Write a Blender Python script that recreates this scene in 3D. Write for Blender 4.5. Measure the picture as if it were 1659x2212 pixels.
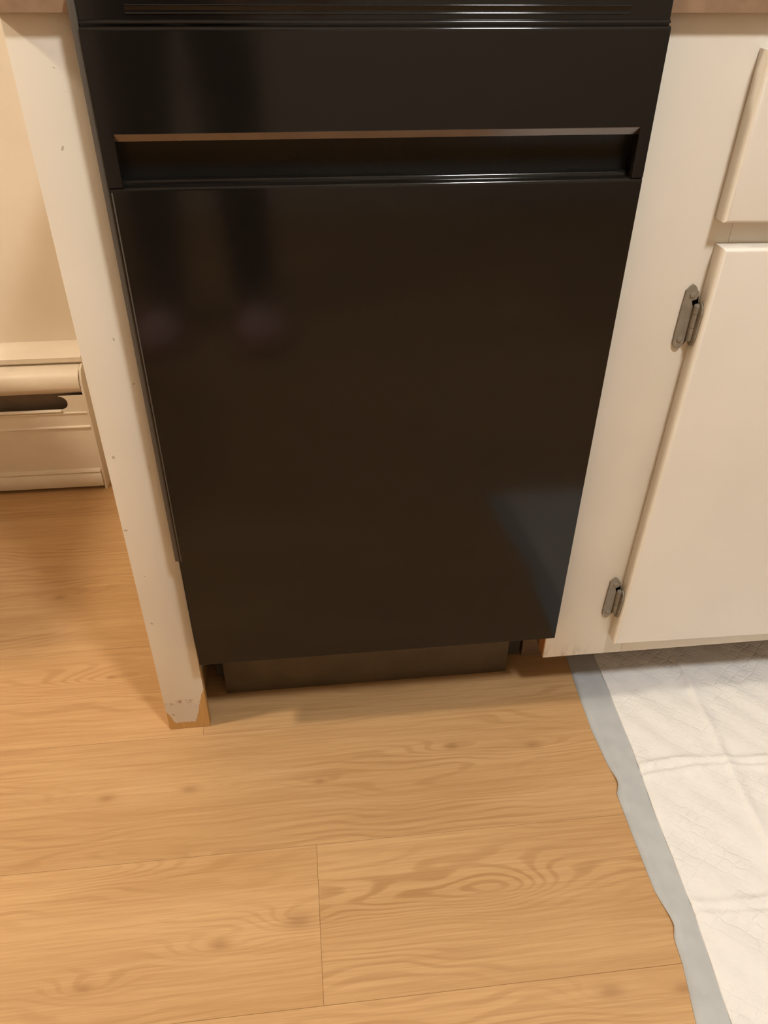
import bpy, bmesh, math, random
from mathutils import Vector, Matrix

for o in list(bpy.data.objects):
    bpy.data.objects.remove(o, do_unlink=True)
C = bpy.context.scene.collection
scn = bpy.context.scene

# ------------------------------------------------------------------ camera
def make_camera():
    yaw, pitch, roll = 0.11637, -0.63223, 0.009267
    cy, sy, cp, sp = math.cos(yaw), math.sin(yaw), math.cos(pitch), math.sin(pitch)
    f = Vector((sy*cp, cy*cp, sp)); r = Vector((cy, -sy, 0)); u = r.cross(f)
    cr, sr = math.cos(roll), math.sin(roll)
    r2 = r*cr + u*sr; u2 = -r*sr + u*cr
    cd = bpy.data.cameras.new('camera'); cam = bpy.data.objects.new('camera', cd)
    C.objects.link(cam)
    m = Matrix((( r2.x, u2.x, -f.x, 0.15047), (r2.y, u2.y, -f.y, -0.68060), (r2.z, u2.z, -f.z, 0.86040), (0,0,0,1)))
    cam.matrix_world = m
    cd.sensor_fit = 'VERTICAL'; cd.sensor_height = 36.0; cd.sensor_width = 27.0
    cd.lens = 1693.34/2212*36.0
    cd.clip_start = 0.02
    scn.camera = cam
make_camera()

# ------------------------------------------------------------------ world, exposure
w = bpy.data.worlds.new('world'); scn.world = w; w.use_nodes = True
w.node_tree.nodes['Background'].inputs[0].default_value = (1.0, 0.86, 0.70, 1)
w.node_tree.nodes['Background'].inputs[1].default_value = 0.05
scn.view_settings.view_transform = 'Standard'
scn.view_settings.look = 'None'
scn.view_settings.exposure = -0.02
scn.view_settings.gamma = 1.0
scn.view_settings.use_curve_mapping = False

LAMP_LEFT = dict(loc=(-1.55, -0.22, 2.20), r=0.10, color=(1.0, 0.86, 0.67), power=410.0)   # warm pendant over the table
LAMP_RIGHT = dict(loc=(0.72, -1.00, 2.25), r=0.11, color=(0.97, 0.98, 0.97), power=235.0)    # kitchen ceiling globe

# ------------------------------------------------------------------ helpers
def link(o, parent=None):
    C.objects.link(o)
    if parent is not None:
        o.parent = parent
    return o

def mesh_obj(name, bm, mat, parent=None, smooth=False, autosmooth=None):
    bmesh.ops.recalc_face_normals(bm, faces=bm.faces[:])
    me = bpy.data.meshes.new(name); bm.to_mesh(me); bm.free()
    if mat: me.materials.append(mat)
    if smooth:
        for p in me.polygons: p.use_smooth = True
    o = bpy.data.objects.new(name, me)
    if autosmooth is not None:
        for p in me.polygons: p.use_smooth = True
        bpy.context.view_layer.update()
        me.set_sharp_from_angle(angle=autosmooth)
    return link(o, parent)

def tag(o, label=None, cat=None, group=None, kind=None):
    if label: o['label'] = label
    if cat: o['category'] = cat
    if group: o['group'] = group
    if kind: o['kind'] = kind
    return o

def thing(name, label, cat, loc=(0, 0, 0), group=None):
    o = bpy.data.objects.new(name, None); o.empty_display_size = 0.05
    o.location = loc
    link(o); tag(o, label, cat, group)
    return o

def add_box(bm, a, b, bevel=0.0, seg=2):
    ret = bmesh.ops.create_cube(bm, size=1.0)
    vs = ret['verts']
    for v in vs:
        v.co = Vector(((a[i] if v.co[i] < 0 else b[i]) for i in range(3)))
    if bevel > 0:
        es = list({e for v in vs for e in v.link_edges})
        bmesh.ops.bevel(bm, geom=es, offset=bevel, segments=seg, profile=0.5, affect='EDGES')

def box_obj(name, a, b, mat, parent=None, bevel=0.0, seg=2):
    bm = bmesh.new(); add_box(bm, a, b, bevel, seg)
    o = mesh_obj(name, bm, mat, parent, autosmooth=math.radians(40) if bevel else None)
    off(o, parent)
    return o

def off(o, parent):
    # mesh coordinates are world coordinates: undo the parent's location
    if parent is not None:
        p = Vector(parent.matrix_basis.translation); q = parent.parent
        while q is not None:
            p += Vector(q.matrix_basis.translation); q = q.parent
        o.location = o.location - p

def extrude_yz(bm, pts, x0, x1):
    """closed polygon in (y,z), extruded along x"""
    a = [bm.verts.new((x0, y, z)) for y, z in pts]; b = [bm.verts.new((x1, y, z)) for y, z in pts]
    n = len(pts)
    for i in range(n):
        j = (i+1) % n
        bm.faces.new((a[i], a[j], b[j], b[i]))
    bm.faces.new(a[::-1]); bm.faces.new(b)

def extrude_xz(bm, pts, y0, y1):
    a = [bm.verts.new((x, y0, z)) for x, z in pts]; b = [bm.verts.new((x, y1, z)) for x, z in pts]
    n = len(pts)
    for i in range(n):
        j = (i+1) % n
        bm.faces.new((a[i], a[j], b[j], b[i]))
    fa = bm.faces.new(a[::-1]); fb = bm.faces.new(b)
    bmesh.ops.triangulate(bm, faces=[fa, fb])

def add_cyl(bm, p, q, r, seg=16):
    p, q = Vector(p), Vector(q); d = q-p
    ret = bmesh.ops.create_cone(bm, cap_ends=True, segments=seg, radius1=r, radius2=r, depth=d.length)
    m = Matrix.Translation((p+q)/2) @ d.to_track_quat('Z', 'Y').to_matrix().to_4x4()
    bmesh.ops.transform(bm, matrix=m, verts=ret['verts'])

def add_lathe(bm, prof, centre, seg=32):
    rings = []
    for r, z in prof:
        rings.append([bm.verts.new((centre[0]+r*math.cos(2*math.pi*k/seg), centre[1]+r*math.sin(2*math.pi*k/seg), centre[2]+z)) for k in range(seg)])
    for i in range(len(rings)-1):
        for k in range(seg):
            j = (k+1) % seg
            bm.faces.new((rings[i][k], rings[i][j], rings[i+1][j], rings[i+1][k]))
    bm.faces.new(rings[0][::-1]); bm.faces.new(rings[-1])

# ------------------------------------------------------------------ node helpers
class NT:
    def __init__(self, name):
        self.mat = bpy.data.materials.new(name); self.mat.use_nodes = True
        self.t = self.mat.node_tree; self.n = self.t.nodes; self.l = self.t.links
        self.b = self.n['Principled BSDF']
    def put(self, sock, v):
        if isinstance(v, bpy.types.NodeSocket): self.l.new(v, sock)
        else:
            if isinstance(v, (tuple, list)) and len(v) == 3 and sock.type == 'RGBA': v = (*v, 1)
            sock.default_value = v
    def math(self, op, a, b=0.0, c=None, clamp=False):
        m = self.n.new('ShaderNodeMath'); m.operation = op; m.use_clamp = clamp
        self.put(m.inputs[0], a); self.put(m.inputs[1], b)
        if c is not None: self.put(m.inputs[2], c)
        return m.outputs[0]
    def vec(self, x, y, z):
        m = self.n.new('ShaderNodeCombineXYZ')
        for i, v in enumerate((x, y, z)): self.put(m.inputs[i], v)
        return m.outputs[0]
    def sep(self, v):
        m = self.n.new('ShaderNodeSeparateXYZ'); self.put(m.inputs[0], v); return m.outputs
    def noise(self, vec, scale, detail=2.0, rough=0.5):
        m = self.n.new('ShaderNodeTexNoise'); self.put(m.inputs['Vector'], vec)
        m.inputs['Scale'].default_value = scale; m.inputs['Detail'].default_value = detail
        m.inputs['Roughness'].default_value = rough
        return m.outputs[0]
    def ramp(self, f, lo, hi, a=0.0, b=1.0):
        m = self.n.new('ShaderNodeMapRange'); m.interpolation_type = 'SMOOTHSTEP'
        self.put(m.inputs[0], f); self.put(m.inputs[1], lo); self.put(m.inputs[2], hi)
        self.put(m.inputs[3], a); self.put(m.inputs[4], b)
        return m.outputs[0]
    def mix(self, f, a, b, mode='MIX'):
        m = self.n.new('ShaderNodeMix'); m.data_type = 'RGBA'; m.blend_type = mode
        self.put(m.inputs[0], f); self.put(m.inputs[6], a); self.put(m.inputs[7], b)
        return m.outputs[2]
    def pos(self):
        return self.n.new('ShaderNodeNewGeometry').outputs['Position']
    def bump(self, h, strength=0.3, dist=0.001):
        m = self.n.new('ShaderNodeBump'); m.inputs['Strength'].default_value = strength
        m.inputs['Distance'].default_value = dist; self.put(m.inputs['Height'], h)
        self.l.new(m.outputs[0], self.b.inputs['Normal'])
    def set(self, **k):
        for a, v in k.items(): self.put(self.b.inputs[a.replace('_', ' ')], v)
        return self

def simple(name, col, rough=0.5, noise=0.06, scale=40, bump=0.0, spec=0.5, metal=0.0):
    m = NT(name); p = m.pos()
    n = m.noise(p, scale, 3)
    dk = tuple(c*(1-noise) for c in col); lt = tuple(min(1, c*(1+noise)) for c in col)
    m.set(Base_Color=m.mix(m.ramp(n, 0.3, 0.7), dk, lt), Roughness=rough, Metallic=metal)
    m.b.inputs['Specular IOR Level'].default_value = spec
    if bump: m.bump(m.noise(p, scale*6, 3), bump, 0.0006)
    return m.mat

# ------------------------------------------------------------------ materials
WHITE = (0.75, 0.695, 0.60)
def paint_white(name, col, seed=0.0, dirt=None):
    m = NT(name); p = m.pos()
    big = m.noise(p, 6, 2); c = m.mix(m.ramp(big, 0.3, 0.7), tuple(x*0.965 for x in col), tuple(x*1.02 for x in col))
    x, y, z = m.sep(p)
    st = m.noise(m.vec(m.math('MULTIPLY', x, 1.0), y, m.math('MULTIPLY', z, 0.35)), 90, 4, 0.6)
    if dirt:
        # grime rubbed into the paint near the foot
        g = m.math('MULTIPLY', m.ramp(z, dirt[0], dirt[1], 1, 0), m.ramp(st, 0.45, 0.68))
        if len(dirt) > 3:
            g = m.math('MULTIPLY', g, m.ramp(x, dirt[2], dirt[3], 1, 0))
        c = m.mix(m.math('MULTIPLY', g, 0.5), c, (0.36, 0.29, 0.19))
    m.set(Base_Color=c, Roughness=0.38)
    m.bump(m.noise(p, 350, 3), 0.10, 0.0005)
    return m

M = {}
M['cabinet_paint'] = paint_white('cabinet_paint', WHITE, dirt=(0.085, 0.115, 0.49, 0.53)).mat
M['door_paint'] = paint_white('door_paint', (0.79, 0.75, 0.675)).mat

def end_panel_mat():
    m = paint_white('end_panel_paint', WHITE)
    base = m.b.inputs['Base Color'].links[0].from_socket
    p = m.pos(); x, y, z = m.sep(p)
    n = m.math('SUBTRACT', m.noise(p, 130, 4, 0.65), 0.5)
    n2 = m.math('SUBTRACT', m.noise(p, 45, 2), 0.5)
    # paint worn off the foot: height of bare wood depends on place across the stile
    right = m.ramp(x, -0.020, 0.001, 0.0, 0.060)
    left = m.ramp(x, -0.054, -0.043, 0.022, 0.0)
    h = m.math('ADD', m.math('ADD', right, left), 0.013)
    h = m.math('ADD', h, m.math('ADD', m.math('MULTIPLY', n, 0.016), m.math('MULTIPLY', n2, 0.008)))
    bare = m.ramp(m.math('SUBTRACT', z, h), -0.0012, 0.0015, 1, 0)
    side = m.ramp(x, -0.0006, -0.0001)              # raw edge of the board on the right
    bare = m.math('MAXIMUM', bare, m.math('MULTIPLY', side, m.ramp(z, 0.12, 0.2, 1, 0)))
    grain = m.noise(m.vec(m.math('MULTIPLY', x, 60), m.math('MULTIPLY', y, 60), m.math('MULTIPLY', z, 6)), 4, 3)
    wood = m.mix(grain, (0.52, 0.30, 0.10), (0.68, 0.42, 0.16))
    # pale chalky wear band and a grimy line above it
    zz = m.math('ADD', z, m.math('MULTIPLY', n2, 0.02))
    chalk = m.math('MULTIPLY', m.ramp(zz, 0.045, 0.055, 1, 0), 0.55)
    c = m.mix(chalk, base, (0.64, 0.60, 0.55))
    line = m.math('MULTIPLY', m.ramp(m.math('ABSOLUTE', m.math('SUBTRACT', zz, 0.052)), 0.0, 0.008, 1, 0), m.ramp(n, -0.02, 0.12))
    c = m.mix(m.math('MULTIPLY', line, 0.9), c, (0.33, 0.25, 0.15))
    spots = m.ramp(m.noise(p, 120, 0), 0.825, 0.845)
    c = m.mix(m.math('MULTIPLY', spots, 0.6), c, (0.30, 0.22, 0.13))
    c = m.mix(bare, c, wood)
    m.put(m.b.inputs['Base Color'], c)
    m.put(m.b.inputs['Roughness'], m.mix(bare, (0.38,)*3, (0.65,)*3))
    return m.mat
M['end_panel'] = end_panel_mat()

M['raw_wood'] = simple('raw_wood', (0.42, 0.20, 0.075), 0.65, 0.2, 60)
M['ply'] = simple('ply_side', (0.20, 0.125, 0.075), 0.6, 0.15, 30)
M['counter'] = simple('counter_laminate', (0.29, 0.185, 0.115), 0.35, 0.12, 60)

def gloss_black(name, col=(0.0085, 0.0070, 0.0058), rough=0.10, spec=0.36):
    m = NT(name); p = m.pos()
    sm = m.noise(p, 14, 3, 0.6)
    m.set(Base_Color=(*col, 1), Roughness=m.ramp(sm, 0.3, 0.75, rough*0.85, rough*1.25))
    m.b.inputs['Specular IOR Level'].default_value = spec
    m.bump(m.noise(p, 5, 1), 0.02, 0.001)
    return m.mat
M['black'] = gloss_black('glossy_black_enamel')
M['recess'] = gloss_black('recess_black_plastic', (0.006, 0.0055, 0.005), 0.30, 0.2)
M['haze_trim'] = gloss_black('trim_plastic_with_haze', (0.085, 0.073, 0.060), 0.36)  # black trim raised to grey: lens glare at the door edge painted in
M['black_matte'] = simple('matte_black_steel', (0.022, 0.017, 0.012), 0.55, 0.1, 30)
M['toe'] = simple('toe_kick_with_haze', (0.085, 0.060, 0.034), 0.5, 0.12, 30)  # dark toe kick lightened, lens haze put into its colour
M['bronze'] = simple('dark_bronze_strip', (0.17, 0.145, 0.135), 0.18, 0.05, 30, metal=1.0)
M['hinge'] = simple('bronze_hinge_with_haze', (0.25, 0.215, 0.165), 0.5, 0.12, 120, metal=0.0)  # paler than the dark metal; base colour carries the lens haze
M['wall'] = simple('cream_wall_paint', (0.73, 0.625, 0.49), 0.7, 0.03, 8, bump=0.15)
M['wall_pale'] = simple('pale_wall_paint', (0.60, 0.55, 0.47), 0.7, 0.03, 8)
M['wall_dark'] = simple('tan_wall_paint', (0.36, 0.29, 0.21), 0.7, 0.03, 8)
M['ceiling'] = simple('ceiling_paint', (0.62, 0.58, 0.51), 0.8, 0.02, 8)
M['heater'] = simple('heater_enamel', (0.74, 0.645, 0.52), 0.42, 0.03, 20)
M['heater_dark'] = simple('heater_inside', (0.17, 0.12, 0.08), 0.7, 0.1, 40)
M['table'] = simple('table_wood', (0.22, 0.11, 0.05), 0.4, 0.2, 30)

# wood floor --------------------------------------------------------------
KNOTS = [  # x, y, size along, size across, ring amplitude, dark eye
    (0.1117, -0.2505, 0.045, 0.016, 2.2, 0.0085), (0.0284, -0.2659, 0.05, 0.012, 1.6, 0.006),
    (0.4252, -0.3543, 0.05, 0.012, 2.0, 0.007), (-0.1206, -0.0749, 0.075, 0.012, 2.6, 0.0055),
    (-0.0196, -0.0725, 0.05, 0.010, 1.4, 0.0055), (0.142, -0.0775, 0.04, 0.008, 1.2, 0.004),
    (0.3174, -0.043, 0.05, 0.010, 1.2, 0.005), (0.4247, -0.0514, 0.05, 0.010, 1.2, 0.006),
    (-0.1479, 0.1259, 0.11, 0.022, 4.0, 0.004), (-0.2576, 0.3078, 0.06, 0.014, 1.5, 0.005),
    (0.335, -0.2370, 0.055, 0.030, 2.6, 0.0), (0.25, -0.243, 0.14, 0.026, 3.2, 0.0),
    (-0.12, -0.170, 0.12, 0.016, 2.4, 0.0), (-0.106, -0.2945, 0.04, 0.012, 1.5, 0.005),
    (0.50, -0.36, 0.03, 0.010, 1.5, 0.006), (0.33, -0.10, 0.10, 0.02, 2.0, 0.0),
]
def floor_mat():
    m = NT('oak_plank_floor'); p = m.pos(); x, y, z = m.sep(p)
    rnd = m.n.new('ShaderNodeObjectInfo').outputs['Random']
    offs = m.math('MULTIPLY', rnd, 37.0)
    wav = m.noise(m.vec(m.math('MULTIPLY', x, 2.2), m.math('MULTIPLY', y, 9), offs), 1.6, 2, 0.5)
    phi = m.math('MULTIPLY', y, 95.0)
    phi = m.math('ADD', phi, m.math('MULTIPLY', wav, 9.0))
    eye = None
    for kx, ky, lx, ly, amp, dark in KNOTS:
        dx = m.math('DIVIDE', m.math('SUBTRACT', x, kx), lx); dy = m.math('DIVIDE', m.math('SUBTRACT', y, ky), ly)
        d2 = m.math('ADD', m.math('MULTIPLY', dx, dx), m.math('MULTIPLY', dy, dy))
        e = m.math('POWER', 2.718, m.math('MULTIPLY', d2, -1.0))
        phi = m.math('MULTIPLY_ADD', e, amp*1.45, phi)
        if dark:
            k = (lx/dark)**2*0.28; k2 = (ly/dark)**2
            d3 = m.math('ADD', m.math('MULTIPLY', m.math('MULTIPLY', dx, dx), k), m.math('MULTIPLY', m.math('MULTIPLY', dy, dy), k2))
            ee = m.math('POWER', 2.718, m.math('MULTIPLY', d3, -1.0))
            eye = ee if eye is None else m.math('ADD', eye, ee)
    fine = m.noise(m.vec(m.math('MULTIPLY', x, 9), m.math('MULTIPLY', y, 420), offs), 1.0, 4, 0.65)
    mid = m.noise(m.vec(m.math('MULTIPLY', x, 3), m.math('MULTIPLY', y, 75), m.math('ADD', offs, 5.0)), 1.0, 3, 0.6)
    big = m.noise(m.vec(m.math('MULTIPLY', x, 2.2), m.math('MULTIPLY', y, 14), m.math('ADD', offs, 9.0)), 1.0, 2, 0.5)
    jit = m.math('MULTIPLY', m.math('SUBTRACT', mid, 0.5), 0.8)
    ring = m.math('SINE', m.math('MULTIPLY', m.math('ADD', phi, jit), 6.2832))
    ring = m.ramp(ring, -0.1, 0.95)
    patch = m.ramp(m.noise(m.vec(m.math('MULTIPLY', x, 4), m.math('MULTIPLY', y, 20), offs), 1.0, 2), 0.42, 0.68, 0.18, 1.0)
    fx = m.math('DIVIDE', m.math('SUBTRACT', x, 0.29), 0.15); fy = m.math('DIVIDE', m.math('ADD', y, 0.237), 0.045)
    fig = m.math('POWER', 2.718, m.math('MULTIPLY', m.math('ADD', m.math('MULTIPLY', fx, fx), m.math('MULTIPLY', fy, fy)), -1.0))
    patch = m.math('MULTIPLY_ADD', fig, 0.7, patch)
    ring = m.math('MULTIPLY', ring, patch)
    col = m.mix(m.ramp(big, 0.3, 0.7), (0.485, 0.283, 0.124), (0.555, 0.338, 0.158))
    col = m.mix(m.math('MULTIPLY', ring, 0.50), col, (0.355, 0.185, 0.068))
    col = m.mix(m.math('MULTIPLY', m.ramp(mid, 0.45, 0.75), 0.40), col, (0.405, 0.222, 0.088))
    col = m.mix(m.math('MULTIPLY', m.ramp(fine, 0.42, 0.75), 0.40), col, (0.385, 0.205, 0.08))
    col = m.mix(m.math('MULTIPLY', m.ramp(fine, 0.55, 0.25), 0.22), col, (0.69, 0.46, 0.245))
    col = m.mix(m.math('MULTIPLY', m.math('MINIMUM', eye, 1.0), 0.46), col, (0.235, 0.105, 0.035))
    tint = m.ramp(rnd, 0.0, 1.0, 0.96, 1.04)
    col = m.mix(1.0, col, m.vec(tint, tint, tint), 'MULTIPLY')
    m.set(Base_Color=col, Roughness=m.ramp(fine, 0.2, 0.8, 0.42, 0.52))
    m.b.inputs['Specular IOR Level'].default_value = 0.35
    m.bump(fine, 0.06, 0.0006)
    return m.mat
M['floor'] = floor_mat()
M['subfloor'] = simple('plank_joint', (0.34, 0.19, 0.08), 0.8, 0.1, 30)

def pad_mat():
    m = NT('quilted_tissue'); p = m.pos(); x, y, z = m.sep(p)
    w1 = m.math('SUBTRACT', m.noise(p, 60, 3), 0.5)
    a = m.math('ADD', m.math('ADD', m.math('MULTIPLY', x, 0.80), m.math('MULTIPLY', y, 1.0)), m.math('MULTIPLY', w1, 0.016))
    b = m.math('ADD', m.math('SUBTRACT', m.math('MULTIPLY', x, 0.80), m.math('MULTIPLY', y, 1.0)), m.math('MULTIPLY', w1, 0.016))
    P = 0.0185
    def groove(v):
        f = m.math('ABSOLUTE', m.math('SUBTRACT', m.math('FRACT', m.math('DIVIDE', v, P)), 0.5))
        return m.ramp(f, 0.0, 0.16)
    h = m.math('MINIMUM', groove(a), groove(b))
    vis = m.ramp(m.noise(p, 16, 2), 0.32, 0.72)
    h = m.mix(vis, (1, 1, 1), m.vec(h, h, h))
    n1 = m.noise(p, 55, 4, 0.6)
    n2 = m.noise(p, 900, 2)
    hh = m.math('ADD', m.math('MULTIPLY', m.sep(h)[0], 0.55), m.math('ADD', m.math('MULTIPLY', n1, 1.6), m.math('MULTIPLY', n2, 0.12)))
    m.set(Base_Color=m.mix(n1, (0.765, 0.745, 0.715), (0.825, 0.81, 0.785)), Roughness=0.85)
    m.b.inputs['Specular IOR Level'].default_value = 0.15
    m.bump(hh, 0.5, 0.0022)
    return m.mat
M['pad'] = pad_mat()
M['pad_film'] = simple('pad_backing_film', (0.46, 0.475, 0.48), 0.45, 0.05, 40, bump=0.05)

# ------------------------------------------------------------------ the setting
XL, XR, YB, YF, ZC = -2.7, 2.3, 0.69, -2.5, 2.42
def struct(o): o['kind'] = 'structure'; return o
floor = struct(box_obj('floor', (XL, YF, -0.06), (XR, YB, -0.0035), M['subfloor']))
PW, Y0 = 0.1733, 0.0098
def plank(x0, x1, y0, y1, k):
    bm = bmesh.new()
    g = 0.0001
    add_box(bm, (x0+g, y0+g, -0.0035), (x1-g, y1-g, 0.0), 0.0)
    top = [e for e in bm.edges if all(abs(v.co.z) < 1e-6 for v in e.verts)]
    bmesh.ops.bevel(bm, geom=top, offset=0.0003, segments=1, affect='EDGES')
    o = mesh_obj('plank', bm, M['floor'], floor)
    return o
BUTT = {0: -0.009, -2: 0.1348, 1: 0.24, 2: 0.62, 3: 0.10}     # row index -> a butt joint seen in the photograph
PL = 1.22
k = 0
for r in range(-15, 4):
    y0, y1 = Y0 + PW*r, min(Y0 + PW*(r+1), YB)
    if r < -14: y0 = YF
    if y1 <= y0 + 0.01: continue
    xb = BUTT.get(r, (-0.66 + 0.41*((r*7) % 3)) if r != -1 else -0.60)
    x = xb - PL*3
    while x < XR:
        a, b = max(x, XL), min(x+PL, XR)
        if b - a > 0.02: plank(a, b, y0, y1, k); k += 1
        x += PL
struct(box_obj('wall_back', (XL, YB, 0), (XR, YB+0.08, ZC), M['wall']))
struct(box_obj('wall_front', (XL, YF-0.08, 0), (XR, YF, ZC), M['wall_pale']))
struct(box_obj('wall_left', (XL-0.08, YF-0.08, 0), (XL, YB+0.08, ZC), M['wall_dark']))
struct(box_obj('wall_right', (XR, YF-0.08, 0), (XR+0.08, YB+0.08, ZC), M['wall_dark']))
struct(box_obj('ceiling', (XL-0.08, YF-0.08, ZC), (XR+0.08, YB+0.08, ZC+0.06), M['ceiling']))

# ------------------------------------------------------------------ lamps
def lamp(name, spec, label, pendant):
    L = Vector(spec['loc']); t = thing(name, label, 'lamp', (L.x, L.y, ZC))
    m = NT(name+'_glow'); m.b.inputs['Base Color'].default_value = (0.9, 0.9, 0.9, 1)
    m.b.inputs['Emission Color'].default_value = (*spec['color'], 1)
    m.b.inputs['Emission Strength'].default_value = spec['power']
    bm = bmesh.new(); bmesh.ops.create_uvsphere(bm, u_segments=24, v_segments=14, radius=spec['r'])
    bmesh.ops.translate(bm, verts=bm.verts[:], vec=(0, 0, L.z-ZC))
    mesh_obj('globe', bm, m.mat, t, smooth=True)
    bm = bmesh.new(); add_lathe(bm, [(0.055, 0.0), (0.055, -0.02), (0.03, -0.035)], (0, 0, 0))
    add_cyl(bm, (0, 0, -0.03), (0, 0, L.z-ZC+spec['r']-0.005), 0.012)
    mesh_obj('canopy', bm, M['black_matte'], t, autosmooth=0.6)
    bm = bmesh.new(); R = spec['r']; zc = L.z-ZC
    prof = [(R+0.035, zc+0.0), (R+0.032, zc+0.03), (R+0.012, zc+0.075), (R*0.7, zc+R+0.02), (0.02, zc+R+0.035)]
    prof = prof + [(max(0.014, r-0.004), z-0.004) for r, z in prof[::-1]]
    add_lathe(bm, prof, (0, 0, 0), 40)
    mesh_obj('dome_shade', bm, M['black_matte'], t, autosmooth=0.6)  # unseen opaque dome, added so the globe lights downward only
lamp('pendant_lamp', LAMP_LEFT, 'warm glowing globe pendant hanging over the table at left', True)
lamp('ceiling_lamp', LAMP_RIGHT, 'white glowing globe lamp on the ceiling above the cabinet', False)

# table out of view on the left (its shadow falls on the floor by the heater)
tb = thing('side_table', 'dark wooden table standing by the heater left of the counter', 'table', (-1.2, 0.22, 0))
box_obj('table_top', (-1.75, 0.05, 0.705), (-0.665, 0.40, 0.735), M['table'], tb, 0.004)
for sx in (-1.70, -0.76):
    for sy in (0.07, 0.335):
        box_obj('leg', (sx, sy, 0), (sx+0.045, sy+0.045, 0.705), M['table'], tb, 0.003)

# ------------------------------------------------------------------ baseboard heater
HX0, HX1, HY = -1.9, -0.2345, 0.618
ht = thing('baseboard_heater', 'long cream metal baseboard heater along the wall left of the panel', 'heater', ((HX0+HX1)/2, HY+0.03, 0))
def ext(name, pts, x0, x1, mat, parent, sm=0.6):
    bm = bmesh.new(); extrude_yz(bm, pts, x0, x1)
    o = mesh_obj(name, bm, mat, parent, autosmooth=sm); off(o, parent); return o
xe = HX1-0.004
# back plate with upper flange
ext('back_plate', [(YB, 0.0), (YB-0.004, 0.0), (YB-0.004, 0.243), (HY+0.030, 0.249), (HY+0.024, 0.254), (HY+0.024, 0.262), (HY+0.034, 0.2685), (YB-0.006, 0.2735), (YB, 0.2735)], HX0, HX1, M['heater'], ht)
# rounded damper cap
cap = []
for i in range(13):
    t = math.pi*(0.5 + 0.62*i/12)
    cap.append((HY+0.016 + 0.021*math.cos(t), 0.222 + 0.024*math.sin(t)))
cap = [(HY+0.060, 0.2490), (HY+0.030, 0.2486)] + cap + [(HY+0.012, 0.1995), (HY+0.060, 0.2010)]
ext('damper_cap', cap, HX0, xe-0.001, M['heater'], ht)
# front cover with a pill shaped slot cut through
def cover():
    bm = bmesh.new(); t = 0.0022
    sx1 = -0.2685; r = 0.0135; sz = 0.186
    zt, zb = 0.1995, 0.045
    # plate is built as strips around the slot
    N = 10
    arc = [(sx1-r + r*math.cos(math.pi/2 - math.pi*i/N), sz + r*math.sin(math.pi/2 - math.pi*i/N)) for i in range(N+1)]
    y = HY
    def strip(a, b):
        va = [bm.verts.new((x, y, z)) for x, z in a]; vb = [bm.verts.new((x, y, z)) for x, z in b]
        for i in range(len(a)-1): bm.faces.new((va[i], va[i+1], vb[i+1], vb[i]))
    outer = [(sx1-r, zt)] + [(xe, zt)]*0
    pts_out = []
    for i in range(N+1):
        a = math.pi/2 - math.pi*i/N
        dx, dz = math.cos(a), math.sin(a)
        if i == 0: pts_out.append((sx1-r, zt))
        elif i == N: pts_out.append((sx1-r, 0.1660))
        else: 
            sc = min((xe-(sx1-r))/max(dx, 1e-6), ((zt-sz) if dz > 0 else (sz-0.1660))/max(abs(dz), 1e-6))
            pts_out.append((sx1-r+dx*sc, sz+dz*sc))
    strip(arc, pts_out)
    # corners
    for cz in (zt, 0.1660):
        cand = sorted(pts_out, key=lambda q: (abs(q[0]-xe)+abs(q[1]-cz)))
        a = [q for q in pts_out if abs(q[1]-cz) < 1e-6]; b = [q for q in pts_out if abs(q[0]-xe) < 1e-6]
        qa = max(a, key=lambda q: q[0]); qb = min(b, key=lambda q: abs(q[1]-cz))
        bm.faces.new([bm.verts.new((q[0], y, q[1])) for q in (qa, (xe, cz), qb)])
    # left of the arc: band below and above the slot, slot runs on to the left
    strip([(HX0, 0.1725), (sx1-r, 0.1725)], [(HX0, 0.1660), (sx1-r, 0.1660)])
    bmesh.ops.remove_doubles(bm, verts=bm.verts[:], dist=1e-5)
    ret = bmesh.ops.extrude_face_region(bm, geom=bm.faces[:])
    bmesh.ops.translate(bm, verts=[v for v in ret['geom'] if isinstance(v, bmesh.types.BMVert)], vec=(0, 0.003, 0))
    return bm
o = mesh_obj('louver_panel', cover(), M['heater'], ht); off(o, ht)
# rolled lip under the slot, ribbed front cover, foot moulding
ext('front_cover', [(HY, 0.1675), (HY-0.0018, 0.1668), (HY-0.0020, 0.1652), (HY, 0.1638), (HY, 0.1395), (HY-0.0022, 0.1380), (HY-0.0024, 0.1360), (HY+0.0008, 0.1335), (HY+0.0010, 0.044), (HY+0.004, 0.044), (HY+0.004, 0.1675)], HX0, xe, M['heater'], ht, 0.9)
ext('slot_lip', [(HY+0.001, 0.1728), (HY-0.0030, 0.1722), (HY-0.0036, 0.1700), (HY-0.0018, 0.1680), (HY+0.001, 0.1675)], HX0, -0.2820, M['heater'], ht, 1.2)
ext('foot_moulding', [(HY+0.004, 0.047), (HY-0.003, 0.045), (HY-0.0045, 0.041), (HY-0.002, 0.037), (HY-0.005, 0.033), (HY-0.0055, 0.010), (HY-0.002, 0.007), (HY+0.006, 0.007)], HX0, xe-0.0008, M['heater'], ht, 0.9)
ext('inner_duct', [(HY+0.022, 0.03), (HY+0.022, 0.1985), (HY+0.05, 0.1985), (HY+0.05, 0.03)], HX0, xe-0.01, M['heater_dark'], ht)
ext('end_cap', [(HY-0.002, 0.0), (HY-0.002, 0.19), (HY-0.004, 0.226), (HY+0.008, 0.246), (HY+0.034, 0.250), (HY+0.034, 0.262), (YB-0.006, 0.268), (YB-0.006, 0.0)], xe, HX1, M['heater'], ht, 0.6)

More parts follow.
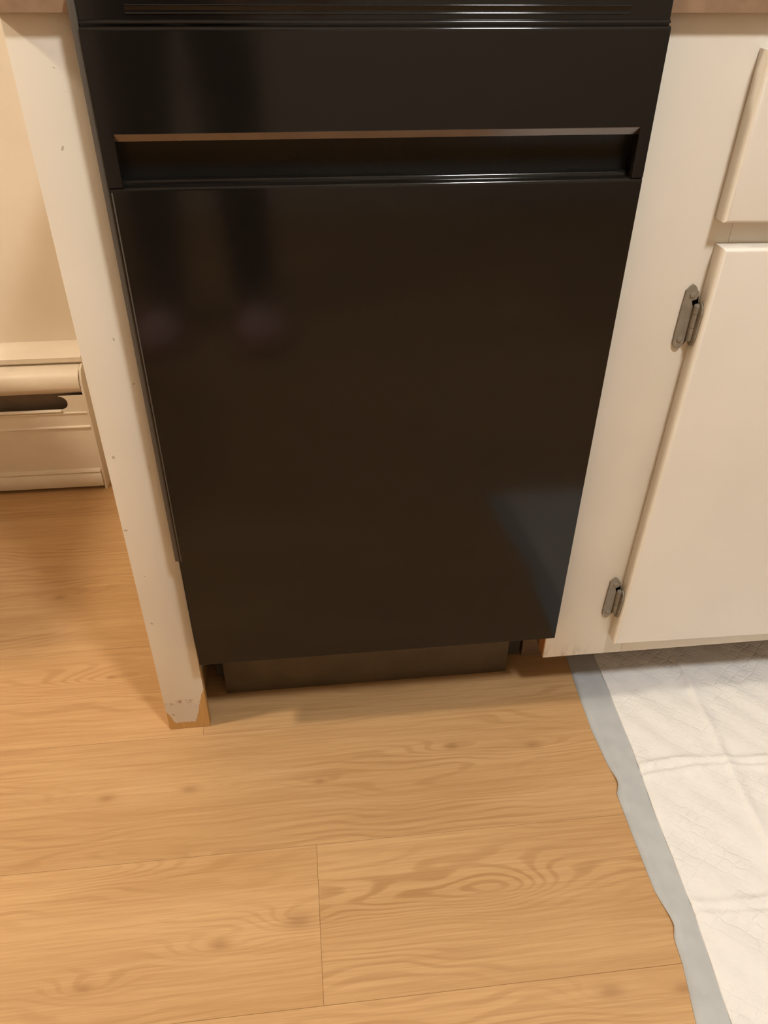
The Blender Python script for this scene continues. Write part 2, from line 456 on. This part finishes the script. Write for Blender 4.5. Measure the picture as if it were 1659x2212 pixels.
# ------------------------------------------------------------------ end panel (left of the dishwasher)
D1 = 0.02296
ep = thing('end_panel', 'narrow white painted end panel with worn bare wood foot beside black dishwasher', 'panel', (-0.027, 0.3, 0))
box_obj('stile', (-0.054, D1, 0.0), (-0.0002, D1+0.013, 0.8148), M['end_panel'], ep, 0.0012)
box_obj('side_board', (-0.0535, D1+0.013, 0.0), (-0.012, 0.688, 0.8148), M['end_panel'], ep)

# ------------------------------------------------------------------ dishwasher
DWX = 0.450
dw = thing('dishwasher', 'narrow glossy black built in dishwasher between white end panel and white cabinet', 'dishwasher', (0.225, 0.3, 0))
bm = bmesh.new(); extrude_yz(bm, [(0.0225, 0.148), (0.0225, 0.806), (0.60, 0.800), (0.60, 0.02), (0.092, 0.02), (0.092, 0.148)], 0.008, 0.440)
o = mesh_obj('tub', bm, M['black_matte'], dw); off(o, dw)
XA = 0.0056
# main door: rounded lip on top, flat front
lip = [(0.0222, 0.6995), (0.016, 0.7005)]
for i in range(7):
    a = math.pi/2 + math.pi/2*i/6
    lip.append((0.0125+0.004*math.cos(a)*1.0, 0.6970+0.0040*math.sin(a)))
lip += [(0.0075, 0.6966)]
for i in range(6):
    a = math.pi/2 + math.pi/2*i/5
    lip.append((0.0030+0.0030*math.cos(a), 0.6936+0.0030*math.sin(a)))
ext('door_panel', lip + [(0.0, 0.6931), (0.0, 0.6928), (0.0, 0.1443), (0.0, 0.1440), (0.0, 0.1436), (0.0016, 0.1420), (0.0222, 0.1420)], XA, DWX, M['black'], dw, 0.9)
# console with rounded upper edge, then the set back top strip
con = [(0.0, 0.7362)]
con += [(0.0, 0.8039), (0.0, 0.8042), (0.0, 0.8045)]
for i in range(6):
    a = math.pi - math.pi/2*i/5
    con.append((0.0026+0.0026*math.cos(a), 0.8045+0.0026*math.sin(a)))
con += [(0.0052, 0.8071), (0.0052, 0.8085)]
for i in range(6):
    a = math.pi - math.pi/2*i/5
    con.append((0.0052+0.0024*math.cos(a)+0.0, 0.8088+0.0024*math.sin(a)))
con += [(0.0058, 0.8300), (0.0105, 0.8300), (0.0105, 0.8100), (0.0222, 0.8090), (0.0222, 0.7362)]
ext('control_panel', con, XA, DWX, M['black'], dw, 0.9)
ext('vent_ledge', [(0.0060, 0.8208), (0.0048, 0.8206), (0.0044, 0.8198), (0.0050, 0.8190), (0.0056, 0.8160), (0.0048, 0.8156), (0.0046, 0.8148), (0.0060, 0.8142)], 0.039, 0.4168, M['black'], dw, 1.2)
# handle pocket with cheeks at both ends
ext('handle_recess', [(0.0220, 0.7362), (0.0100, 0.7302), (0.0160, 0.7180), (0.0180, 0.7060), (0.0165, 0.6990), (0.0222, 0.6985), (0.0222, 0.7362)], 0.0165, 0.4400, M['recess'], dw, 0.9)
ext('recess_cheek', [(0.0, 0.7362), (0.0, 0.6966), (0.0030, 0.6966), (0.0222, 0.6980), (0.0222, 0.7362)], XA, 0.0165, M['black'], dw, 0.9)
ext('recess_cheek', [(0.0, 0.7362), (0.0, 0.6966), (0.0030, 0.6966), (0.0222, 0.6980), (0.0222, 0.7362)], 0.4400, DWX, M['black'], dw, 0.9)
tag(ext('handle_strip', [(0.0004, 0.7362), (0.0004, 0.7358), (0.0038, 0.7302), (0.0100, 0.7302), (0.0100, 0.7362)], 0.0166, 0.4399, M['bronze'], dw, 0.3), 'thin brownish reflective strip above the handle recess')
# side trim on the hinge side of the door: two narrow steps
ext_trim = bmesh.new()
add_box(ext_trim, (0.0, 0.0022, 0.3058), (XA-0.0003, 0.0105, 0.8290), 0.0008, 2)
o = mesh_obj('side_trim', ext_trim, M['haze_trim'], dw, autosmooth=0.7); off(o, dw)
box_obj('edge_bead', (0.0066, -0.0007, 0.3070), (0.0078, 0.0010, 0.6930), M['haze_trim'], dw, 0.0003)
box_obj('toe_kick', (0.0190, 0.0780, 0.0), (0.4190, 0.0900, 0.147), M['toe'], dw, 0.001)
box_obj('support_foot', (0.030, 0.20, 0.0), (0.060, 0.23, 0.02), M['black_matte'], dw)
box_obj('support_foot', (0.390, 0.20, 0.0), (0.420, 0.23, 0.02), M['black_matte'], dw)

# ------------------------------------------------------------------ right base cabinet
CX0, CX1, CZ0, CZ1 = 0.4488, 0.985, 0.0832, 0.8148
cb = thing('base_cabinet', 'white painted base cabinet with one door and one drawer right of dishwasher', 'cabinet', (0.72, 0.35, 0))
bm = bmesh.new(); add_box(bm, (CX0, D1, CZ0), (0.556, D1+0.019, CZ1), 0.0008)
o = mesh_obj('stile', bm, M['cabinet_paint'], cb, autosmooth=0.7); off(o, cb)
box_obj('stile', (0.925, D1, CZ0), (CX1, D1+0.019, CZ1), M['cabinet_paint'], cb, 0.0008)
box_obj('bottom_rail', (0.556, D1, CZ0), (0.925, D1+0.019, CZ0+0.040), M['cabinet_paint'], cb, 0.0006)
box_obj('middle_rail', (0.556, D1, 0.620), (0.925, D1+0.019, 0.660), M['cabinet_paint'], cb, 0.0006)
box_obj('top_rail', (0.556, D1, 0.775), (0.925, D1+0.019, CZ1), M['cabinet_paint'], cb, 0.0006)
tag(box_obj('raw_edge', (CX0-0.0009, D1+0.0012, CZ0+0.001), (CX0-0.00005, D1+0.018, CZ1), M['raw_wood'], cb), 'bare orange wood edge of the stile')
bm = bmesh.new()
extrude_yz(bm, [(D1+0.019, CZ0+0.0), (D1+0.019, CZ1), (0.688, CZ1), (0.688, 0.0), (0.105, 0.0), (0.105, CZ0)], CX0+0.0005, CX0+0.016)
o = mesh_obj('side_panel', bm, M['ply'], cb); off(o, cb)
box_obj('side_panel', (CX1-0.016, D1+0.019, CZ0), (CX1, 0.688, CZ1), M['cabinet_paint'], cb)
box_obj('toe_board', (CX0+0.016, 0.105, 0.0), (CX1, 0.118, CZ0+0.01), M['ply'], cb)
box_obj('bottom_board', (CX0+0.016, D1+0.019, CZ0), (CX1-0.016, 0.688, CZ0+0.012), M['ply'], cb)

def slab_front(x0, x1, z0, z1, th, bev, ang, pivot):
    """door or drawer front: flat slab with softly rounded edges; hangs slightly out of square"""
    bm = bmesh.new()
    yb, yf = D1-0.0004, D1-th
    def ring(i, y): return [bm.verts.new((x, y, z)) for x, z in ((x0+i, z0+i), (x1-i, z0+i), (x1-i, z1-i), (x0+i, z1-i))]
    rs = [ring(0, yb)]
    for k in range(6):
        t = math.pi/2*k/5
        rs.append(ring(bev*(1-math.cos(t)), yf+bev*(1-math.sin(t))))
    for a, b in zip(rs, rs[1:]):
        for i in range(4):
            j = (i+1) % 4; bm.faces.new((a[i], a[j], b[j], b[i]))
    bm.faces.new(rs[0]); bm.faces.new(rs[-1])
    bmesh.ops.rotate(bm, verts=bm.verts[:], cent=Vector(pivot), matrix=Matrix.Rotation(ang, 3, 'Y'))
    return bm
dr = mesh_obj('door', slab_front(0.5344, 0.930, 0.1180, 0.6318, 0.0190, 0.0035, math.radians(1.0), (0.5344, 0, 0.118)), M['door_paint'], cb, autosmooth=0.6); off(dr, cb)
dwf = mesh_obj('drawer_front', slab_front(0.5368, 0.930, 0.6550, 0.7900, 0.0190, 0.0035, math.radians(1.0), (0.5368, 0, 0.655)), M['door_paint'], cb, autosmooth=0.6); off(dwf, cb)
# knobs on the free side, beyond the right edge of the picture
for par, kz in ((dr, 0.56), (dwf, 0.715)):
    bm = bmesh.new(); add_lathe(bm, [(0.006, 0), (0.006, 0.012), (0.014, 0.018), (0.014, 0.024), (0.008, 0.028)], (0, 0, 0), 20)
    bmesh.ops.rotate(bm, verts=bm.verts[:], cent=(0, 0, 0), matrix=Matrix.Rotation(math.radians(90), 3, 'X'))
    bmesh.ops.translate(bm, verts=bm.verts[:], vec=(0.905 if par is dr else 0.74, D1-0.0190, kz))
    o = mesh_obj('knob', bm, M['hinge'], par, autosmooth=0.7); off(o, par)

LEAF = [(531.2,593.1),(533.6,591.8),(535.0,590.2),(536.6,587.4),(538.3,585.6),(538.8,581.7),(537.5,578.1),(533.8,577.1),(533.2,576.0),(536.1,573.3),(537.0,569.9),(537.7,564.7),(541.0,566.5),(543.0,566.0),(543.0,548.0),(541.0,543.0),(537.6,545.6),(536.0,541.5),(536.3,535.0),(534.6,531.0),(532.1,527.1),(529.9,526.0),(527.3,527.0),(524.6,530.5),(523.9,533.5),(523.8,544.8),(524.2,558.9),(524.5,572.6),(525.1,582.2),(525.2,587.2),(526.6,588.3),(528.6,590.9)]
def hinge(dz, dx, sc):
    cz, cx = 0.5600, 0.5240
    h = bpy.data.objects.new('hinge', None); h.empty_display_size = 0.02; link(h, cb)
    h.location = Vector((cx+dx, D1, cz+dz)) - Vector(cb.location)
    bm = bmesh.new()
    extrude_xz(bm, [((x/1000-cx)*sc, (z/1000-cz)*sc) for x, z in LEAF], -0.0026, -0.0002)
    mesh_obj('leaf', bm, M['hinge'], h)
    bm = bmesh.new()
    kx, ky = 0.0148, -0.0046
    for a, b in ((-0.0235, -0.0100), (-0.0095, 0.0040), (0.0045, 0.0120)):
        add_cyl(bm, (kx, ky, a), (kx, ky, b), 0.0034, 14)
    add_lathe(bm, [(0.0034, 0), (0.0028, 0.0015), (0.0010, 0.0022)], (kx, ky, 0.0120), 12)
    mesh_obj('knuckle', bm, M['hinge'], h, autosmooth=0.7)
    # second leaf lies on the edge of the door
    bm = bmesh.new()
    pts = [(-0.002, 0.0135), (-0.0075, 0.0165), (-0.0125, 0.0125), (-0.0138, 0.0060), (-0.0132, -0.0080), (-0.0128, -0.0190), (-0.0105, -0.0268), (-0.0060, -0.0290), (-0.002, -0.0275)]
    v0 = [bm.verts.new((0.0183+0.00022*z*100, y, z)) for y, z in pts]; v1 = [bm.verts.new((0.0160+0.00022*z*100, y, z)) for y, z in pts]
    n = len(pts)
    for i in range(n):
        j = (i+1) % n; bm.faces.new((v0[i], v0[j], v1[j], v1[i]))
    bm.faces.new(v0[::-1]); bm.faces.new(v1)
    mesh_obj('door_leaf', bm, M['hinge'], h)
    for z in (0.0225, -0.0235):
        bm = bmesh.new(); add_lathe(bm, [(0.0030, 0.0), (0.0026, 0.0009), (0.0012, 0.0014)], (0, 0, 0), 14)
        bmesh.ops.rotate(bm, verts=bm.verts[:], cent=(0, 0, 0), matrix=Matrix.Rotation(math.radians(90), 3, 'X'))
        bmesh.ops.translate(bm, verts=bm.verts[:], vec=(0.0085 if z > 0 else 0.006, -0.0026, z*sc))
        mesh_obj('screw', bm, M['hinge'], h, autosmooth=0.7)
hinge(0.0, 0.0, 1.0)
hinge(-0.3735, -0.0070, 1.0)

# ------------------------------------------------------------------ countertop
bm = bmesh.new()
add_box(bm, (-0.0580, 0.0112, 0.8150), (1.55, 0.688, 0.8530), 0.0)
o = mesh_obj('countertop', bm, M['counter'])
bm = bmesh.new()
tag(o, 'brown laminate countertop running above the dishwasher and white cabinet', 'countertop')

# ------------------------------------------------------------------ training pad
EDGE = [(0.16,0.5175),(0.095,0.516),(0.032,0.512),(-0.039,0.510),(-0.0915,0.513),(-0.118,0.5162),(-0.1255,0.5150),(-0.136,0.5098),(-0.198,0.509),(-0.2595,0.509),(-0.290,0.5140),(-0.300,0.5145),(-0.312,0.5095),(-0.3375,0.508),(-0.393,0.498),(-0.46,0.490),(-0.80,0.47)]
INNER = [(0.16,0.5575),(0.0915,0.557),(0.015,0.556),(-0.0765,0.553),(-0.156,0.547),(-0.237,0.5445),(-0.2917,0.542),(-0.33,0.5385),(-0.396,0.5325),(-0.46,0.526),(-0.80,0.505)]
def interp(tab, y):
    for (ya, xa), (yb, xb) in zip(tab, tab[1:]):
        if ya >= y >= yb:
            t = (ya-y)/(ya-yb); return xa+(xb-xa)*t
    return tab[0][1] if y > tab[0][0] else tab[-1][1]
PY1, PY0, PX1 = 0.100, -0.52, 1.06
rng = random.Random(4)
def pad_z(x, y):
    z = 0.0030
    for yc, a, wd in ((-0.099, 0.0042, 0.0045), (-0.113, 0.0036, 0.004), (-0.279, 0.0040, 0.005), (-0.294, 0.0040, 0.0045), (-0.46, 0.003, 0.005), (-0.64, 0.003, 0.005)):
        yy = yc + 0.0035*math.sin(x*31+yc*50) + (x-0.55)*-0.02
        z += a*math.exp(-((y-yy)/wd)**2)*(0.75+0.25*math.sin(x*47+yc*9))
    xf = 0.672 + 0.004*math.sin(y*9) + y*0.02
    z += 0.0032*math.exp(-((x-xf)/0.0032)**2) if x < xf else 0.0032*math.exp(-((x-xf)/0.009)**2)
    xf2 = 0.86
    z += 0.003*math.exp(-((x-xf2)/0.006)**2)
    z += 0.0008*math.sin(x*60+y*22)*math.sin(y*48-x*13)+0.0006*math.sin(x*130+y*90)
    return z
pad = thing('training_pad', 'white quilted absorbent pad with grey blue border spread on wood floor', 'pad', (0.78, -0.34, 0))
def sheet(name, xa, xb, nx, ny, zf, mat, parent, th):
    bm = bmesh.new(); rows = []
    for j in range(ny+1):
        y = PY1 + (PY0-PY1)*j/ny
        a, b = xa(y), xb(y)
        rows.append([bm.verts.new((a+(b-a)*i/nx, y, zf(a+(b-a)*i/nx, y))) for i in range(nx+1)])
    for j in range(ny):
        for i in range(nx):
            bm.faces.new((rows[j][i], rows[j+1][i], rows[j+1][i+1], rows[j][i+1]))
    ret = bmesh.ops.extrude_face_region(bm, geom=bm.faces[:])
    for v in ret['geom']:
        if isinstance(v, bmesh.types.BMVert): v.co.z = max(0.0002, v.co.z-th)
    o = mesh_obj(name, bm, mat, parent, smooth=True); off(o, parent); return o
def film_z(x, y):
    e = x-interp(EDGE, y)
    lift = 0.0035*math.exp(-((y+0.122)/0.016)**2)+0.003*math.exp(-((y+0.296)/0.016)**2)
    return 0.0008+lift*math.exp(-e/0.02)+0.0004*math.sin(y*120+x*30)*0.5
tag(sheet('backing_film', lambda y: interp(EDGE, y), lambda y: PX1+0.035, 60, 160, lambda x, y: min(film_z(x, y), 0.0016) if x > interp(INNER, y)+0.004 else film_z(x, y), M['pad_film'], pad, 0.0006), 'grey blue plastic border film')
tag(sheet('absorbent_top', lambda y: interp(INNER, y), lambda y: PX1-0.005, 230, 310, lambda x, y: pad_z(x, y)*min(1.0, 0.62+(x-interp(INNER, y))/0.02), M['pad'], pad, 0.0012), 'white quilted tissue top')

# ------------------------------------------------------------------ the photographer (seen only as a reflection in the dishwasher)
M['skin'] = simple('skin', (0.52, 0.30, 0.22), 0.5, 0.05, 30)
M['trousers'] = simple('navy_trousers', (0.012, 0.012, 0.020), 0.85, 0.2, 60)
M['sweater'] = simple('dark_sweater', (0.020, 0.018, 0.018), 0.9, 0.2, 80)
M['hair'] = simple('brown_hair', (0.05, 0.028, 0.016), 0.55, 0.3, 120)
def capsule(bm, p, q, r0, r1, seg=14):
    p, q = Vector(p), Vector(q); d = q-p
    ret = bmesh.ops.create_cone(bm, cap_ends=True, segments=seg, radius1=r0, radius2=r1, depth=max(d.length, 1e-4))
    bmesh.ops.transform(bm, matrix=Matrix.Translation((p+q)/2) @ d.to_track_quat('Z', 'Y').to_matrix().to_4x4(), verts=ret['verts'])
    for c, r in ((p, r0), (q, r1)):
        e = bmesh.ops.create_icosphere(bm, subdivisions=2, radius=r)
        bmesh.ops.translate(bm, verts=e['verts'], vec=c)
def ellipsoid(bm, c, rad, rx=0.0):
    e = bmesh.ops.create_icosphere(bm, subdivisions=3, radius=1.0)
    m = Matrix.Translation(c) @ Matrix.Rotation(rx, 4, 'X') @ Matrix.Diagonal((*rad, 1))
    bmesh.ops.transform(bm, matrix=m, verts=e['verts'])
def remeshed(name, bm, mat, parent, vox, it):
    o = mesh_obj(name, bm, mat, parent); off(o, parent)
    r = o.modifiers.new('remesh', 'REMESH'); r.mode = 'VOXEL'; r.voxel_size = vox; r.use_smooth_shade = True
    sm = o.modifiers.new('smooth', 'SMOOTH'); sm.factor = 0.5; sm.iterations = it
    return o
PX, PY = -0.080, -1.385
per = thing('person', 'person in dark trousers and dark sweater leaning forward in pink slippers holding a phone', 'person', (PX, PY, 0))
body, tro, swe = bmesh.new(), bmesh.new(), bmesh.new()
chest = Vector((PX+0.01, PY+0.17, 1.20)); pelvis = Vector((PX, PY-0.03, 0.90))
neck0 = Vector((PX+0.02, PY+0.27, 1.335)); neck1 = Vector((PX+0.03, PY+0.335, 1.40)); head = Vector((PX+0.04, PY+0.385, 1.47))
for s_ in (-1, 1):
    hip = Vector((PX+0.085*s_, PY-0.02, 0.88)); knee = Vector((PX+0.105*s_, PY+0.035, 0.475)); ank = Vector((PX+0.12*s_, PY-0.01, 0.075))
    toe = Vector((PX+0.135*s_, PY+0.15, 0.022))
    capsule(body, hip, knee, 0.078, 0.052); capsule(body, knee, ank, 0.050, 0.034)
    capsule(body, ank+Vector((0, -0.025, -0.045)), toe, 0.030, 0.020); capsule(body, ank, toe, 0.034, 0.018)
    capsule(body, toe+Vector((-0.022, 0, -0.002)), toe+Vector((0.022, -0.008, -0.003)), 0.019, 0.017)
    for i in range(5):
        t0 = toe+Vector((-s_*0.030+s_*i*0.015, -0.004*i, -0.006)); capsule(body, t0, t0+Vector((0, 0.040-0.006*i, -0.004)), 0.0125-0.001*i, 0.0105-0.001*i, 10)
    capsule(tro, hip, knee, 0.094, 0.072); capsule(tro, knee, ank+Vector((0, 0, 0.03)), 0.068, 0.060)
    sh = neck0+Vector((0.155*s_, -0.035, -0.05)); 
    wr = Vector((0.15+0.075*s_, -0.765, 0.845)); el = (sh+wr)/2 + Vector((0.075*s_, -0.02, -0.085))
    capsule(body, sh, el, 0.042, 0.034); capsule(body, el, wr, 0.033, 0.023)
    capsule(swe, chest+Vector((0.10*s_, 0.02, 0.06)), sh, 0.085, 0.060); capsule(swe, sh, el, 0.058, 0.050); capsule(swe, el, el.lerp(wr, 0.86), 0.048, 0.038)
    # hand: palm behind the phone edge, fingers wrapped over its back, thumb towards the screen
    pc = Vector((0.15+0.066*s_, -0.722, 0.848))
    capsule(body, wr, pc, 0.022, 0.019); capsule(body, pc+Vector((0, 0, 0.028)), pc+Vector((0, 0, -0.024)), 0.016, 0.016)
    for i, ln in enumerate((0.040, 0.046, 0.043, 0.034)):
        b0 = pc+Vector((0, 0.010, 0.030-0.0205*i)); b1 = b0+Vector((-s_*0.006, 0.026, 0)); b2 = b1+Vector((-s_*ln*0.75, 0.003, -0.003))
        capsule(body, b0, b1, 0.0085, 0.008, 10); capsule(body, b1, b2, 0.008, 0.0068, 10)
    t0 = pc+Vector((-s_*0.004, -0.008, 0.016)); t1 = t0+Vector((-s_*0.020, -0.008, 0.024)); capsule(body, t0, t1, 0.0105, 0.0095, 10); capsule(body, t1, t1+Vector((-s_*0.020, 0.004, 0.012)), 0.0095, 0.008, 10)
capsule(body, pelvis, chest, 0.11, 0.115); ellipsoid(body, pelvis, (0.16, 0.105, 0.10)); ellipsoid(body, chest, (0.155, 0.105, 0.15), -0.6)
capsule(body, neck0+Vector((0, -0.03, -0.05)), neck1, 0.055, 0.050)
ellipsoid(tro, pelvis, (0.180, 0.125, 0.115)); capsule(tro, pelvis, pelvis+Vector((0, 0.01, 0.06)), 0.125, 0.12)
ellipsoid(swe, chest, (0.175, 0.122, 0.175), -0.6); capsule(swe, pelvis+Vector((0, 0.01, 0.05)), chest, 0.140, 0.135); ellipsoid(swe, pelvis+Vector((0, 0.01, 0.05)), (0.178, 0.132, 0.07))
ellipsoid(swe, neck0+Vector((0, -0.035, -0.03)), (0.095, 0.075, 0.05), -0.6)
# head, turned down towards the phone
H = Matrix.Translation(head) @ Matrix.Rotation(math.radians(-38), 4, 'X')
def hp(x, y, z): return H @ Vector((x, y, z))
hb = bmesh.new()
ellipsoid(hb, (0, -0.008, 0.018), (0.074, 0.092, 0.098)); ellipsoid(hb, (0, 0.022, -0.040), (0.056, 0.062, 0.070))
capsule(hb, (0, 0.084, 0.012), (0, 0.104, -0.022), 0.009, 0.0135, 10)
capsule(hb, (-0.045, 0.066, 0.030), (0.045, 0.066, 0.030), 0.012, 0.012, 10)
for s_ in (-1, 1):
    ellipsoid(hb, (0.032*s_, 0.070, -0.016), (0.020, 0.014, 0.018)); ellipsoid(hb, (0.076*s_, -0.008, -0.006), (0.009, 0.018, 0.031))
    capsule(hb, (0.010*s_, 0.100, -0.024), (0.011*s_, 0.095, -0.026), 0.008, 0.008, 8)
ellipsoid(hb, (0, 0.076, -0.093), (0.024, 0.016, 0.018)); capsule(hb, (-0.02, 0.078, -0.052), (0.02, 0.078, -0.052), 0.0075, 0.0075, 10); capsule(hb, (-0.017, 0.079, -0.063), (0.017, 0.079, -0.063), 0.008, 0.008, 10)
bmesh.ops.transform(hb, matrix=H, verts=hb.verts[:])
tmp = bpy.data.meshes.new('head_tmp'); hb.to_mesh(tmp); hb.free(); body.from_mesh(tmp); bpy.data.meshes.remove(tmp)
M['slipper'] = simple('pink_slipper', (0.80, 0.50, 0.52), 0.9, 0.15, 200)
for s_ in (-1, 1):
    sb = bmesh.new(); hx = PX+0.12*s_
    ellipsoid(sb, (hx, PY-0.045, 0.030), (0.042, 0.052, 0.030)); ellipsoid(sb, (hx+0.012*s_, PY+0.115, 0.040), (0.066, 0.095, 0.045)); ellipsoid(sb, (hx+0.006*s_, PY+0.03, 0.026), (0.044, 0.10, 0.026))
    remeshed('slipper', sb, M['slipper'], per, 0.006, 3)
bo = remeshed('body', body, M['skin'], per, 0.0052, 3)
remeshed('trousers', tro, M['trousers'], per, 0.010, 6)
remeshed('sweater', swe, M['sweater'], per, 0.010, 6)
hr = bmesh.new()
ellipsoid(hr, (0, -0.026, 0.036), (0.086, 0.094, 0.098)); ellipsoid(hr, (0, -0.070, -0.030), (0.072, 0.048, 0.085))
bmesh.ops.transform(hr, matrix=H, verts=hr.verts[:])
remeshed('hair', hr, M['hair'], per, 0.008, 4)
for s_ in (-1, 1):
    for nm, c, r, mt in (('eye', (0.031*s_, 0.0745, 0.008), 0.0125, 'eye_white'), ('iris', (0.031*s_, 0.0845, 0.006), 0.0052, 'iris')):
        if mt not in M: M[mt] = simple(mt, (0.75, 0.72, 0.68) if mt == 'eye_white' else (0.05, 0.03, 0.015), 0.15)
        e = bmesh.new(); bmesh.ops.create_uvsphere(e, u_segments=16, v_segments=10, radius=r); bmesh.ops.translate(e, verts=e.verts[:], vec=hp(*c))
        o = mesh_obj(nm, e, M[mt], per, smooth=True); off(o, per)
ph = thing('phone', 'black phone held level in both hands in front of the kitchen', 'phone', (0.15, -0.712, 0.865))
e = bmesh.new(); add_box(e, (-0.073, -0.004, -0.036), (0.073, 0.004, 0.036), 0.0035, 3)
mesh_obj('case', e, M['black_matte'], ph, autosmooth=0.6)
e = bmesh.new(); add_box(e, (-0.069, -0.0046, -0.032), (0.069, -0.0039, 0.032))
mesh_obj('screen', e, M['black'], ph)
